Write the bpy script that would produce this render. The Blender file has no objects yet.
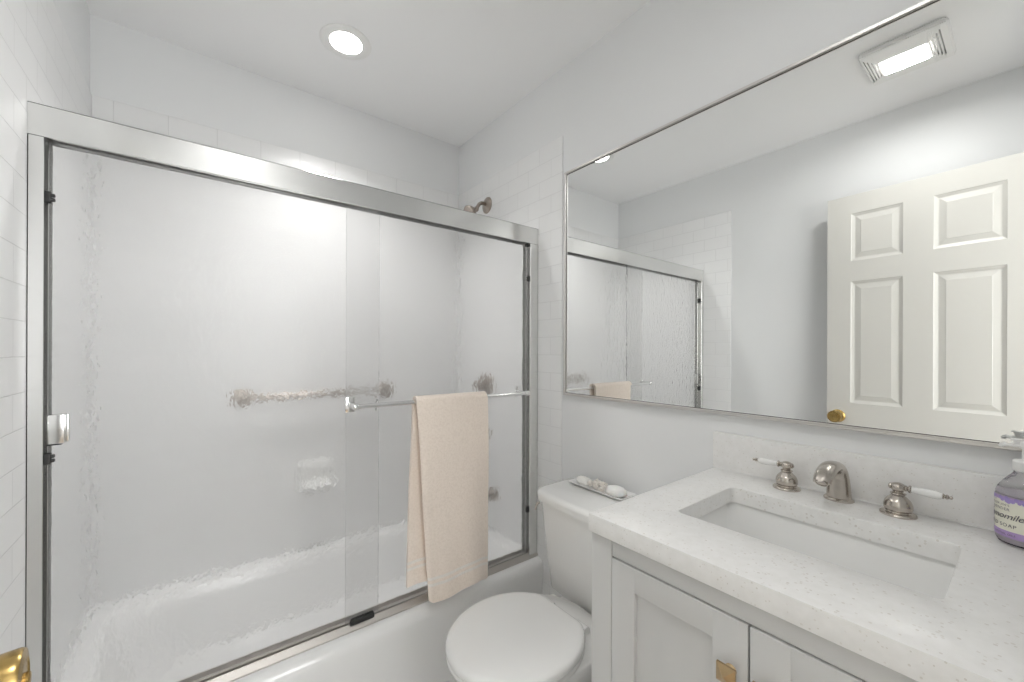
import bpy, bmesh, math, random
from mathutils import Vector, Matrix, noise
from math import sin, cos, pi, radians, sqrt

random.seed(7)
C = bpy.context.scene
COL = C.collection

# ------------------------------------------------------------------ camera
H = 1.26                                    # height of the lens above the floor
YAW, PITCH, ROLL, FPX = 0.6637, 0.0, -0.0040, 405.25
Fv = Vector((sin(YAW)*cos(PITCH), cos(YAW)*cos(PITCH), sin(PITCH)))
U0 = Vector((-sin(YAW)*sin(PITCH), -cos(YAW)*sin(PITCH), cos(PITCH)))
R0 = Vector((cos(YAW), -sin(YAW), 0))
Rv = R0*cos(ROLL) - U0*sin(ROLL)
Uv = U0*cos(ROLL) + R0*sin(ROLL)
cam_data = bpy.data.cameras.new('camera')
cam = bpy.data.objects.new('camera', cam_data)
COL.objects.link(cam)
M = Matrix((Rv, Uv, -Fv)).transposed().to_4x4()
M.translation = Vector((0, 0, H))
cam.matrix_world = M
cam_data.sensor_width = 36
cam_data.lens = FPX*36/1024
cam_data.shift_y = (350.69-341)/1024       # level camera, raised lens (all verticals upright)
cam_data.clip_start = 0.01
C.camera = cam

# ------------------------------------------------------------------ world, exposure
W = bpy.data.worlds.new('world'); C.world = W; W.use_nodes = True
W.node_tree.nodes['Background'].inputs[0].default_value = (0.93, 0.96, 1.0, 1)
W.node_tree.nodes['Background'].inputs[1].default_value = 0.4
C.view_settings.view_transform = 'Standard'
C.view_settings.look = 'None'
C.view_settings.gamma = 1
C.view_settings.use_curve_mapping = False
C.cycles.max_bounces = 16; C.cycles.diffuse_bounces = 10; C.cycles.transmission_bounces = 12; C.cycles.glossy_bounces = 6
C.view_settings.exposure = 0.56
LENS_GLOW = 12.0                            # radiance of the fixtures' own lenses
WATT_TUB, WATT_FAN, HALL_FILL = 3.1, 2.6, 4.7
def fixture_light(name, loc, shape, sx, sy, watt, spread, col, parent=None):
    d = bpy.data.lights.new(name, 'AREA'); d.shape = shape; d.size = sx; d.size_y = sy
    d.energy = watt; d.spread = math.radians(spread); d.color = col
    o = bpy.data.objects.new(name, d); COL.objects.link(o); o.location = loc
    if parent: o.parent = parent; o.matrix_parent_inverse = parent.matrix_world.inverted()
    return o

# ------------------------------------------------------------------ room measures
XR, XL, YB, YF, ZC = 1.250, -0.306, 2.120, -0.055, H+1.225
ZT, YT = H+.930, 1.244                       # tile top, tile front edge
S = 1.397                                   # front plane of the shower door frame
MX = XR - 0.012                             # mirror plane
TT = 0.005                                  # tile thickness

# ------------------------------------------------------------------ materials
def mat(name, base=(.8,.8,.8), rough=.5, metal=0, **k):
    m = bpy.data.materials.new(name); m.use_nodes = True
    b = m.node_tree.nodes['Principled BSDF']
    b.inputs['Base Color'].default_value = (*base, 1)
    b.inputs['Roughness'].default_value = rough
    b.inputs['Metallic'].default_value = metal
    for kk, v in k.items():
        b.inputs[kk.replace('_', ' ')].default_value = v
    return m
def nodes(m): return m.node_tree.nodes, m.node_tree.links, m.node_tree.nodes['Principled BSDF']
def add_bump(m, scale, strength, dist=.002, stretch=(1,1,1), detail=4, uv=False):
    n, l, b = nodes(m)
    tc = n.new('ShaderNodeTexCoord'); mp = n.new('ShaderNodeMapping'); mp.inputs['Scale'].default_value = stretch
    nz = n.new('ShaderNodeTexNoise'); nz.inputs['Scale'].default_value = scale; nz.inputs['Detail'].default_value = detail
    bp = n.new('ShaderNodeBump'); bp.inputs['Strength'].default_value = strength; bp.inputs['Distance'].default_value = dist
    l.new(tc.outputs['UV' if uv else 'Object'], mp.inputs[0]); l.new(mp.outputs[0], nz.inputs['Vector'])
    l.new(nz.outputs['Fac'], bp.inputs['Height']); l.new(bp.outputs[0], b.inputs['Normal'])
    return nz, bp, mp

paint = mat('wall_paint', (.80,.808,.812), .55);  add_bump(paint, 260, .12, .0006)
ceil_paint = mat('ceiling_paint', (.90,.902,.905), .7); add_bump(ceil_paint, 200, .15, .0006)
door_paint = mat('door_paint', (.61,.60,.565), .34)
trim_paint = mat('trim_paint', (.80,.79,.76), .35)
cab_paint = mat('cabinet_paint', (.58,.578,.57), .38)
porcelain = mat('porcelain', (.84,.84,.83), .08, Coat_Weight=.4, Coat_Roughness=.03)
seat_plastic = mat('seat_plastic', (.86,.86,.85), .18)
tub_enamel = mat('tub_enamel', (.86,.86,.855), .12, Coat_Weight=.3, Coat_Roughness=.05)
chrome = mat('bright_aluminium', (.80,.80,.79), .20, 1); 
nz_, bp_, mp_ = add_bump(chrome, 30, .03, .001, (1,1,1), 2)
track_m = mat('satin_track', (.60,.57,.54), .38, 1)
chrome_plain = mat('polished_chrome', (.86,.86,.86), .08, 1)
dark_metal = mat('shaded_channel', (.30,.30,.29), .35, 1)
nickel = mat('brushed_nickel', (.54,.50,.455), .22, 1)
old_nickel = mat('satin_nickel', (.40,.35,.31), .30, 1)
mirror_frame_m = mat('champagne_nickel', (.68,.66,.64), .34, 1)
brass = mat('brass', (.46,.32,.12), .26, 1)
bronze = mat('aged_bronze', (.50,.37,.22), .28, 1)
rubber = mat('black_rubber', (.02,.02,.02), .45)
mirror_m = mat('mirror_silver', (.885,.893,.885), .0, 1)
plastic_w = mat('white_plastic', (.85,.85,.84), .3)
gap_shade_dark = mat('frame_gap_shade', (.07,.065,.06), .6)  # painted shade along the inside of the mirror frame
slot_dark = mat('slot_shadow_grey', (.25,.25,.24), .7)
shell_m = mat('shell_white', (.88,.87,.84), .45); add_bump(shell_m, 120, .4, .001)
coral_m = mat('coral_white', (.88,.84,.79), .7); add_bump(coral_m, 220, .8, .002)
soap_m = mat('soap_white', (.86,.86,.84), .3, Subsurface_Weight=.1)
floor_m = mat('floor_tile', (.55,.54,.52), .3)
hall_m = mat('hall_paint', (.78,.79,.80), .6)
wood_m = mat('hall_floor', (.42,.33,.24), .4)

def emissive(name, col, strength):
    m = bpy.data.materials.new(name); m.use_nodes = True
    b = m.node_tree.nodes['Principled BSDF']
    b.inputs['Base Color'].default_value = (.9,.9,.9,1)
    b.inputs['Emission Color'].default_value = (*col, 1)
    b.inputs['Emission Strength'].default_value = strength
    return m
lens_tub = emissive('lit_lens_warm', (1,.975,.94), LENS_GLOW)
lens_fan = emissive('lit_lens_fan', (1,.985,.96), LENS_GLOW)
fill_glow_hall = emissive('added_fill_glow', (.985,.993,.985), HALL_FILL)  # glow of the added hallway panes, fill light only

def tile_mat(name, axis, u0, w=.157, h=.079, v0=.022, col=(.86,.862,.862), grout=(.73,.73,.73)):
    m = mat(name, col, .38, Specular_IOR_Level=.4); n, l, b = nodes(m)
    tc = n.new('ShaderNodeTexCoord'); sp = n.new('ShaderNodeSeparateXYZ'); cb = n.new('ShaderNodeCombineXYZ')
    au = n.new('ShaderNodeMath'); au.inputs[1].default_value = u0
    av = n.new('ShaderNodeMath'); av.inputs[1].default_value = v0
    l.new(tc.outputs['Object'], sp.inputs[0]); l.new(sp.outputs[axis], au.inputs[0])
    l.new(sp.outputs['Y' if axis == 'XY' else 'Z'], av.inputs[0])
    l.new(au.outputs[0], cb.inputs[0]); l.new(av.outputs[0], cb.inputs[1])
    br = n.new('ShaderNodeTexBrick'); br.offset = .5; br.offset_frequency = 2
    br.inputs['Scale'].default_value = 1; br.inputs['Brick Width'].default_value = w; br.inputs['Row Height'].default_value = h
    br.inputs['Mortar Size'].default_value = .0013; br.inputs['Mortar Smooth'].default_value = .6
    br.inputs['Color1'].default_value = (*col, 1); br.inputs['Color2'].default_value = (*[c*.985 for c in col], 1)
    br.inputs['Mortar'].default_value = (*grout, 1)
    l.new(cb.outputs[0], br.inputs['Vector']); l.new(br.outputs['Color'], b.inputs['Base Color'])
    inv = n.new('ShaderNodeMath'); inv.operation = 'SUBTRACT'; inv.inputs[0].default_value = 1
    l.new(br.outputs['Fac'], inv.inputs[1])
    bp = n.new('ShaderNodeBump'); bp.inputs['Strength'].default_value = .6; bp.inputs['Distance'].default_value = .0015
    l.new(inv.outputs[0], bp.inputs['Height'])
    l.new(bp.outputs[0], b.inputs['Normal'])
    return m
tile_back = tile_mat('subway_tile_back', 'X', .243)
tile_side = tile_mat('subway_tile_side', 'Y', .02)

def floor_nodes():
    n, l, b = nodes(floor_m)
    tc = n.new('ShaderNodeTexCoord'); br = n.new('ShaderNodeTexBrick'); br.offset = 0
    br.inputs['Scale'].default_value = 1; br.inputs['Brick Width'].default_value = .305; br.inputs['Row Height'].default_value = .305
    br.inputs['Mortar Size'].default_value = .002
    br.inputs['Color1'].default_value = (.80,.79,.775,1); br.inputs['Color2'].default_value = (.77,.765,.75,1); br.inputs['Mortar'].default_value = (.6,.59,.58,1)
    l.new(tc.outputs['Object'], br.inputs['Vector']); l.new(br.outputs['Color'], b.inputs['Base Color'])
floor_nodes()

def quartz():
    m = mat('speckled_quartz', (.8,.8,.78), .30); n, l, b = nodes(m)
    tc = n.new('ShaderNodeTexCoord')
    vo = n.new('ShaderNodeTexVoronoi'); vo.inputs['Scale'].default_value = 210; vo.inputs['Randomness'].default_value = 1
    l.new(tc.outputs['Object'], vo.inputs['Vector'])
    # one cell in a few carries a speck, its tone from the cell's own random colour
    sp = n.new('ShaderNodeSeparateColor'); l.new(vo.outputs['Color'], sp.inputs[0])
    gt = n.new('ShaderNodeMath'); gt.operation = 'GREATER_THAN'; gt.inputs[1].default_value = .90; l.new(sp.outputs[0], gt.inputs[0])
    ds = n.new('ShaderNodeMath'); ds.operation = 'LESS_THAN'; ds.inputs[1].default_value = .42; l.new(vo.outputs['Distance'], ds.inputs[0])
    mu = n.new('ShaderNodeMath'); mu.operation = 'MULTIPLY'; l.new(gt.outputs[0], mu.inputs[0]); l.new(ds.outputs[0], mu.inputs[1])
    mk = n.new('ShaderNodeMath'); mk.operation = 'MULTIPLY'; mk.inputs[1].default_value = .42; l.new(mu.outputs[0], mk.inputs[0])
    cr = n.new('ShaderNodeValToRGB'); cr.color_ramp.elements[0].color = (.45,.40,.34,1); cr.color_ramp.elements[1].color = (.66,.63,.58,1)
    l.new(sp.outputs[1], cr.inputs[0])
    nz = n.new('ShaderNodeTexNoise'); nz.inputs['Scale'].default_value = 60; nz.inputs['Detail'].default_value = 6
    l.new(tc.outputs['Object'], nz.inputs['Vector'])
    c2 = n.new('ShaderNodeValToRGB'); c2.color_ramp.elements[0].color = (.79,.785,.77,1); c2.color_ramp.elements[1].color = (.825,.82,.81,1)
    c2.color_ramp.elements[0].position = .35; c2.color_ramp.elements[1].position = .65
    l.new(nz.outputs['Fac'], c2.inputs[0])
    mx = n.new('ShaderNodeMix'); mx.data_type = 'RGBA'
    l.new(mk.outputs[0], mx.inputs[0]); l.new(c2.outputs[0], mx.inputs[6]); l.new(cr.outputs[0], mx.inputs[7])
    l.new(mx.outputs[2], b.inputs['Base Color'])
    return m
quartz_m = quartz()

def rain_glass():
    m = bpy.data.materials.new('rain_glass'); m.use_nodes = True
    n, l = m.node_tree.nodes, m.node_tree.links
    b = n['Principled BSDF']
    b.inputs['Base Color'].default_value = (1,1,1,1); b.inputs['Roughness'].default_value = .15
    b.inputs['Transmission Weight'].default_value = 1; b.inputs['IOR'].default_value = 1.25
    tc = n.new('ShaderNodeTexCoord'); mp = n.new('ShaderNodeMapping'); mp.inputs['Scale'].default_value = (58, 58, 34)
    nz = n.new('ShaderNodeTexNoise'); nz.inputs['Scale'].default_value = 1; nz.inputs['Detail'].default_value = 2
    l.new(tc.outputs['Object'], mp.inputs[0]); l.new(mp.outputs[0], nz.inputs['Vector'])
    bp = n.new('ShaderNodeBump'); bp.inputs['Strength'].default_value = .62; bp.inputs['Distance'].default_value = .005
    l.new(nz.outputs['Fac'], bp.inputs['Height']); l.new(bp.outputs[0], b.inputs['Normal'])
    tr = n.new('ShaderNodeBsdfTranslucent'); tr.inputs[0].default_value = (.98,.98,.98,1)
    df = n.new('ShaderNodeBsdfDiffuse'); df.inputs[0].default_value = (.9,.9,.89,1)
    m1 = n.new('ShaderNodeMixShader'); m1.inputs[0].default_value = .35
    l.new(tr.outputs[0], m1.inputs[1]); l.new(df.outputs[0], m1.inputs[2])
    m2 = n.new('ShaderNodeMixShader'); m2.inputs[0].default_value = .10
    l.new(b.outputs[0], m2.inputs[1]); l.new(m1.outputs[0], m2.inputs[2])
    l.new(m2.outputs[0], n['Material Output'].inputs[0])
    return m
glass_m = rain_glass()
glass_edge = mat('polished_glass_edge', (.62,.68,.66), .15, 0)

def terry():
    m = mat('cream_terry', (.86,.74,.63), .95, Sheen_Weight=.5, Sheen_Roughness=.5)
    n, l, b = nodes(m)
    tc = n.new('ShaderNodeTexCoord')
    nz = n.new('ShaderNodeTexNoise'); nz.inputs['Scale'].default_value = 320; nz.inputs['Detail'].default_value = 3
    l.new(tc.outputs['Object'], nz.inputs['Vector'])
    # woven bands near each hem: u = metres across, v = metres up from the hem
    uv = n.new('ShaderNodeTexCoord'); sp = n.new('ShaderNodeSeparateXYZ'); l.new(uv.outputs['UV'], sp.inputs[0])
    def band(lo, hi):
        a = n.new('ShaderNodeMath'); a.operation = 'GREATER_THAN'; a.inputs[1].default_value = lo; l.new(sp.outputs['Y'], a.inputs[0])
        c = n.new('ShaderNodeMath'); c.operation = 'LESS_THAN'; c.inputs[1].default_value = hi; l.new(sp.outputs['Y'], c.inputs[0])
        d = n.new('ShaderNodeMath'); d.operation = 'MULTIPLY'; l.new(a.outputs[0], d.inputs[0]); l.new(c.outputs[0], d.inputs[1]); return d
    b1, b2 = band(.058, .068), band(.080, .090)
    ad = n.new('ShaderNodeMath'); ad.operation = 'ADD'; l.new(b1.outputs[0], ad.inputs[0]); l.new(b2.outputs[0], ad.inputs[1])
    h0 = n.new('ShaderNodeMath'); h0.operation = 'MULTIPLY_ADD'; h0.inputs[1].default_value = -1.2
    l.new(ad.outputs[0], h0.inputs[0]); l.new(nz.outputs['Fac'], h0.inputs[2])
    bp = n.new('ShaderNodeBump'); bp.inputs['Strength'].default_value = .7; bp.inputs['Distance'].default_value = .003
    l.new(h0.outputs[0], bp.inputs['Height']); l.new(bp.outputs[0], b.inputs['Normal'])
    mx = n.new('ShaderNodeMix'); mx.data_type = 'RGBA'
    mx.inputs[6].default_value = (.97,.86,.765,1); mx.inputs[7].default_value = (.96,.90,.84,1)
    l.new(ad.outputs[0], mx.inputs[0])
    n2 = n.new('ShaderNodeTexNoise'); n2.inputs['Scale'].default_value = 140; l.new(tc.outputs['Object'], n2.inputs['Vector'])
    m3 = n.new('ShaderNodeMix'); m3.data_type = 'RGBA'; m3.blend_type = 'MULTIPLY'; m3.inputs[0].default_value = 1
    rp = n.new('ShaderNodeValToRGB'); rp.color_ramp.elements[0].color = (.93,.92,.91,1); rp.color_ramp.elements[0].position = .3; rp.color_ramp.elements[1].position = .6
    l.new(n2.outputs['Fac'], rp.inputs[0]); l.new(mx.outputs[2], m3.inputs[6]); l.new(rp.outputs[0], m3.inputs[7])
    l.new(m3.outputs[2], b.inputs['Base Color'])
    return m
terry_m = terry()

# ------------------------------------------------------------------ mesh helpers
def add_box(bm, x0, x1, y0, y1, z0, z1, bev=0, seg=2, mi=0):
    t = bmesh.new()
    vs = [t.verts.new((x, y, z)) for z in (z0, z1) for y in (y0, y1) for x in (x0, x1)]
    for f in ((0,2,3,1),(4,5,7,6),(0,1,5,4),(2,6,7,3),(0,4,6,2),(1,3,7,5)):
        t.faces.new([vs[i] for i in f])
    if bev:
        bmesh.ops.bevel(t, geom=t.edges[:], offset=bev, segments=seg, profile=.5, affect='EDGES')
    merge(bm, t, mi)
def merge(bm, t, mi=0, mtx=None):
    mp = {}
    for v in t.verts: mp[v] = bm.verts.new(mtx @ v.co if mtx else v.co)
    for f in t.faces:
        try:
            g = bm.faces.new([mp[v] for v in f.verts]); g.material_index = mi; g.smooth = True
        except ValueError: pass
    t.free()
def frame_axes(d):
    d = d.normalized(); a = Vector((0,0,1)) if abs(d.z) < .9 else Vector((1,0,0))
    u = d.cross(a).normalized(); return u, u.cross(d).normalized()
def ring_skin(bm, rings, cap0=True, cap1=True, mi=0, closed=True):
    R = [[bm.verts.new(p) for p in r] for r in rings]; n = len(R[0])
    for a, b in zip(R, R[1:]):
        for i in range(n if closed else n-1):
            j = (i+1) % n
            f = bm.faces.new((a[i], a[j], b[j], b[i])); f.smooth = True; f.material_index = mi
    if cap0: f = bm.faces.new(list(reversed(R[0]))); f.material_index = mi; f.smooth = True
    if cap1: f = bm.faces.new(R[-1]); f.material_index = mi; f.smooth = True
def add_tube(bm, pts, rad, n=16, mi=0):
    pts = [Vector(p) for p in pts]
    if not hasattr(rad, '__len__'): rad = [rad]*len(pts)
    rings = []; u = None
    for i, p in enumerate(pts):
        d = (pts[min(i+1, len(pts)-1)] - pts[max(i-1, 0)]).normalized()
        if u is None: u, v = frame_axes(d)
        else:
            u = (u - d*u.dot(d)).normalized(); v = u.cross(d).normalized()
        rings.append([p + (u*cos(2*pi*k/n) + v*sin(2*pi*k/n))*rad[i] for k in range(n)])
    ring_skin(bm, rings, mi=mi)
def add_lathe(bm, o, axis, prof, n=32, mi=0):
    # prof: list of (radius, distance along axis)
    o = Vector(o); ax = Vector(axis).normalized(); u, v = frame_axes(ax)
    rings = [[o + ax*h + (u*cos(2*pi*k/n) + v*sin(2*pi*k/n))*max(r, 1e-4) for k in range(n)] for r, h in prof]
    ring_skin(bm, rings, mi=mi)
def smooth_prof(pts, k=6):
    # Catmull-Rom through 2-D control points
    out = []
    P = [pts[0]] + list(pts) + [pts[-1]]
    for i in range(1, len(P)-2):
        for s in range(k):
            t = s/k; a, b, c, d = (Vector(P[i+j]) for j in (-1,0,1,2))
            out.append(.5*((2*b) + (c-a)*t + (2*a-5*b+4*c-d)*t*t + (3*b-a-3*c+d)*t**3))
    out.append(Vector(pts[-1])); return out
def rrect(x0, x1, y0, y1, r, z, k=8):
    out = []
    r = min(r, (x1-x0)/2-1e-4, (y1-y0)/2-1e-4)
    for cx, cy, a0 in ((x1-r, y1-r, 0), (x0+r, y1-r, 90), (x0+r, y0+r, 180), (x1-r, y0+r, 270)):
        for i in range(k+1):
            a = radians(a0 + 90*i/k); out.append(Vector((cx + r*cos(a), cy + r*sin(a), z)))
    return out
def obj(name, bm, m, parent=None, ang=35, recalc=True):
    if recalc: bmesh.ops.recalc_face_normals(bm, faces=bm.faces[:])
    me = bpy.data.meshes.new(name); bm.to_mesh(me); bm.free()
    for mm in (m if isinstance(m, (list, tuple)) else [m]): me.materials.append(mm)
    me.polygons.foreach_set('use_smooth', [True]*len(me.polygons))
    me.set_sharp_from_angle(angle=radians(ang))
    o = bpy.data.objects.new(name, me); COL.objects.link(o)
    if parent:
        o.parent = parent
        o.matrix_parent_inverse = parent.matrix_world.inverted()
    return o
def B(): return bmesh.new()
def boxobj(name, dims, m, parent=None, bev=0, seg=2):
    bm = B()
    for d in (dims if isinstance(dims[0], (tuple, list)) else [dims]): add_box(bm, *d, bev, seg)
    return obj(name, bm, m, parent)
def struct(o):
    o['kind'] = 'structure'; return o
def thing(name, label, cat, loc=(0,0,0), group=None):
    o = bpy.data.objects.new(name, None); COL.objects.link(o)
    o.empty_display_size = .05; o.location = loc; o.matrix_world = Matrix.Translation(loc)
    tag(o, label, cat, group); return o
def tag(o, label, cat, group=None):
    o['label'] = label; o['category'] = cat
    if group: o['group'] = group
    return o

# ================================================================== THE SETTING
T = .10
struct(boxobj('floor', (XL-T, XR+T, YF-.12, YB+T, -.10, 0), floor_m))
struct(boxobj('ceiling', (XL-T, XR+T, YF-.12, YB+T, ZC, ZC+.10), ceil_paint))
wl = struct(boxobj('wall_left', (XL-T, XL, YF-.12, YB+T, 0, ZC), paint))
wr = struct(boxobj('wall_right', (XR, XR+T, YF-.12, YB+T, 0, ZC), paint))
wb = struct(boxobj('wall_back', (XL, XR, YB, YB+T, 0, ZC), paint))
DX0, DX1, DZ = -.170, .570, 2.085
wf = struct(boxobj('wall_front', [(XL, DX0, YF-.12, YF, 0, ZC), (DX1, XR, YF-.12, YF, 0, ZC), (DX0, DX1, YF-.12, YF, DZ, ZC)], paint))
# tile cladding is part of its wall
boxobj('tile_cladding', (XR-TT, XR, YT, YB, .0, ZT), tile_side, wr, .003)
boxobj('tile_cladding', (XL, XL+TT, YT-.03, YB, .0, ZT), tile_side, wl, .003)
boxobj('tile_cladding', (XL+TT, XR-TT, YB-TT, YB, .30, ZT), tile_back, wb, .003)
# door casing and baseboards
struct(boxobj('trim_1', [(DX1, DX1+.058, YF, YF+.014, 0, DZ+.058), (DX0+.0, DX1, YF, YF+.014, DZ, DZ+.058), (DX0, DX0+.012, YF-.12, YF, 0, DZ), (DX1-.012, DX1, YF-.12, YF, 0, DZ), (DX0, DX1, YF-.12, YF, DZ-.012, DZ)], trim_paint, bev=.002))
struct(boxobj('baseboard_right', (XR-.013, XR, .60, YT, 0, .095), trim_paint, bev=.003))
struct(boxobj('baseboard_left', (XL, XL+.013, YF, YT, 0, .095), trim_paint, bev=.003))
# hallway outside the doorway (behind the camera)
HY = -1.35
struct(boxobj('floor_hallway', (-1.2, 1.9, HY, YF-.12, -.10, 0), wood_m))
struct(boxobj('ceiling_hallway', (-1.2, 1.9, HY, YF-.12, ZC, ZC+.1), ceil_paint))
struct(boxobj('wall_hallway', [(-1.2, 1.9, HY-.1, HY, 0, ZC), (-1.3, -1.2, HY, YF-.02, 0, ZC), (1.9, 2.0, HY, YF-.02, 0, ZC), (-1.2, XL-T, YF-.12, YF-.02, 0, ZC), (XR+T, 1.9, YF-.12, YF-.02, 0, ZC)], hall_m))
wn = struct(boxobj('added_fill_window', [(.24, 1.74, HY, HY+.03, .72, .78), (.24, 1.74, HY, HY+.03, 2.22, 2.28), (.24, .30, HY, HY+.03, .78, 2.22), (1.68, 1.74, HY, HY+.03, .78, 2.22), (.97, 1.01, HY, HY+.025, .78, 2.22)], trim_paint, bev=.002))  # unseen window added to send fill light through the doorway
boxobj('fill_light_pane', [(.30, .97, HY+.004, HY+.010, .78, 2.22), (1.01, 1.68, HY+.004, HY+.010, .78, 2.22)], fill_glow_hall, wn)

# ------------------------------------------------------------------ door_1, standing open against the left wall
A = Vector((-.194, .671)); Bq = Vector((-.1495, .018)); dd = (Bq-A).normalized()
nn = Vector((-dd.y, dd.x));                                  # points into the room (+x)
if nn.x < 0: nn = -nn
DW, DT, DH = .711, .035, 2.056
def dloc(s, t, z): return Vector((A.x + dd.x*s + nn.x*t, A.y + dd.y*s + nn.y*t, z))
def door_leaf():
    bm = B()
    # front face: grid of stiles and rails with sunk, raised-field panels
    us = [0, .100, .298, .400, .614, DW]; z0 = .012
    rows = [(.225, .81), (.998, 1.624), (1.729, 1.973)]
    zs = [z0] + [z for r in rows for z in r] + [z0+DH]
    def quad(pts): 
        try: f = bm.faces.new([bm.verts.new(p) for p in pts]); f.smooth = False
        except ValueError: pass
    for side in (0, -DT):
        sg = -1 if side == 0 else 1
        for i in range(5):
            for j in range(len(zs)-1):
                a, b, c, d = us[i], us[i+1], zs[j], zs[j+1]
                if i in (1, 3) and j in (1, 3, 5):
                    prev = [(a,c),(b,c),(b,d),(a,d)]; pt = side
                    for ins, dep in ((.004, .003), (.014, .0075), (.018, .0075), (.038, .003), (.040, .002)):
                        cur = [(a+ins,c+ins),(b-ins,c+ins),(b-ins,d-ins),(a+ins,d-ins)]; ct = side + sg*dep
                        for k in range(4):
                            l_ = (k+1) % 4
                            quad([dloc(prev[k][0], pt, prev[k][1]), dloc(prev[l_][0], pt, prev[l_][1]), dloc(cur[l_][0], ct, cur[l_][1]), dloc(cur[k][0], ct, cur[k][1])])
                        prev, pt = cur, ct
                    quad([dloc(u, pt, z) for u, z in prev])
                else:
                    quad([dloc(a, side, c), dloc(b, side, c), dloc(b, side, d), dloc(a, side, d)])
    e = [(0, z0), (DW, z0), (DW, z0+DH), (0, z0+DH)]
    for k in range(4):
        p, q = e[k], e[(k+1) % 4]
        quad([dloc(p[0], 0, p[1]), dloc(q[0], 0, q[1]), dloc(q[0], -DT, q[1]), dloc(p[0], -DT, p[1])])
    bmesh.ops.remove_doubles(bm, verts=bm.verts[:], dist=1e-5)
    o = obj('door_1', bm, door_paint, ang=8); return o
door = struct(door_leaf())
nv = Vector((nn.x, nn.y, 0))
for sgn, t0 in ((1, 0), (-1, -DT)):
    bm = B(); o0 = dloc(.048, t0, .925)
    if sgn == 1:
        add_lathe(bm, o0, nv, [(.033,0),(.033,.003),(.030,.007),(.022,.010),(.0150,.012),(.0145,.016),(.0150,.026),(.0175,.030),(.026,.0325),(.0290,.035),(.0300,.039),(.0305,.052),(.0290,.0550),(.021,.0565),(.0195,.0555),(.0185,.0550),(.006,.0560)], 40)
    else:
        add_lathe(bm, o0, -nv, [(.033,0),(.033,.003),(.030,.007),(.022,.010),(.0135,.012),(.012,.020),(.014,.026),(.024,.032),(.0275,.042),(.025,.052),(.012,.056)], 32)
    k = obj('door_knob', bm, brass, door)
    if sgn == 1: k['label'] = 'round brass door knob with a small keyhole button'
bm = B(); add_lathe(bm, dloc(.048, .0560, .925), nv, [(.0065,0),(.0065,.003),(.005,.004)], 20); obj('privacy_button', bm, brass, k.parent and [c for c in door.children if c.name.startswith('door_knob')][0])
for z in (.22, 1.05, 1.85):
    bm = B(); add_tube(bm, [dloc(DW+.004, .004, z-.045), dloc(DW+.004, .004, z+.045)], .006, 12)
    obj('hinge', bm, brass, door)

# ================================================================== LIGHT FIXTURES
cl = thing('ceiling_light', 'round recessed ceiling light with white trim above the bathtub', 'light', (.470, 1.682, ZC))
bm = B(); add_lathe(bm, (.470, 1.682, ZC+.0), (0,0,-1), [(.096,-.001),(.096,.0015),(.094,.003),(.088,.0042),(.076,.0046),(.064,.0040),(.0605,.0030),(.0605,-.001)], 64)
obj('trim_ring', bm, plastic_w, cl)
bm = B(); add_lathe(bm, (.470, 1.682, ZC), (0,0,-1), [(.0605,-.0005),(.0602,.0025),(.055,.0035),(.03,.004),(.001,.004)], 64)
obj('lens', bm, lens_tub, cl)['label'] = 'round glowing white lens'
fixture_light('lamp', (.470, 1.682, ZC-.006), 'DISK', .115, .115, WATT_TUB, 112, (1,.99,.98), cl)

fx0, fx1, fy0, fy1 = .056, .334, .186, .442
fan = thing('exhaust_fan', 'square white ceiling vent with a lit centre panel, seen in the mirror', 'exhaust fan', ((fx0+fx1)/2, (fy0+fy1)/2, ZC))
lx0, lx1, ly0, ly1 = .122, .232, .252, .390
bm = B()
ring_skin(bm, [rrect(fx0+.004, fx1-.004, fy0+.004, fy1-.004, .02, ZC), rrect(fx0, fx1, fy0, fy1, .022, ZC-.006), rrect(fx0, fx1, fy0, fy1, .022, ZC-.016), rrect(fx0+.005, fx1-.005, fy0+.005, fy1-.005, .018, ZC-.021)], cap1=False)
# grille face with real slots: strips between slots
def strip(x0, x1, y0, y1): add_box(bm, x0, x1, y0, y1, ZC-.0225, ZC-.018, .0008, 1)
slots = []
for side in (0, 1):
    for k in range(4):
        yy = (ly1+.012+.0095*k) if side else (ly0-.012-.0095*k)
        slots.append((lx0-.012-.010*k if False else lx0-.006-.008*k, lx1+.010+.018*k, yy-.0022, yy+.0022))
ysplit = sorted(set([fy0+.004, fy1-.004] + [v for s_ in slots for v in s_[2:]]))
for a, b in zip(ysplit, ysplit[1:]):
    hit = [s_ for s_ in slots if s_[2] <= a+1e-6 and s_[3] >= b-1e-6]
    if hit:
        strip(fx0+.004, hit[0][0], a, b); strip(hit[0][1], fx1-.004, a, b)
    elif a >= ly0-.012+.002 and b <= ly1+.012-.002+1e-6:
        strip(fx0+.004, lx0-.003, a, b); strip(lx1+.003, fx1-.004, a, b)
        strip(lx0-.003, lx1+.003, a, ly0-.003); strip(lx0-.003, lx1+.003, ly1+.003, b)
    else: strip(fx0+.004, fx1-.004, a, b)
add_box(bm, fx1-.004, fx1+.004, .300, .326, ZC-.0215, ZC-.006, .001)
obj('grille', bm, plastic_w, fan)
boxobj('backing', (fx0+.006, fx1-.006, fy0+.006, fy1-.006, ZC-.006, ZC-.004), slot_dark, fan)
bm = B(); ring_skin(bm, [rrect(lx0, lx1, ly0, ly1, .012, ZC-.016), rrect(lx0, lx1, ly0, ly1, .012, ZC-.0235), rrect(lx0+.003, lx1-.003, ly0+.003, ly1-.003, .010, ZC-.025)])
obj('lens', bm, lens_fan, fan)['label'] = 'glowing white rectangular lens'
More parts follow.
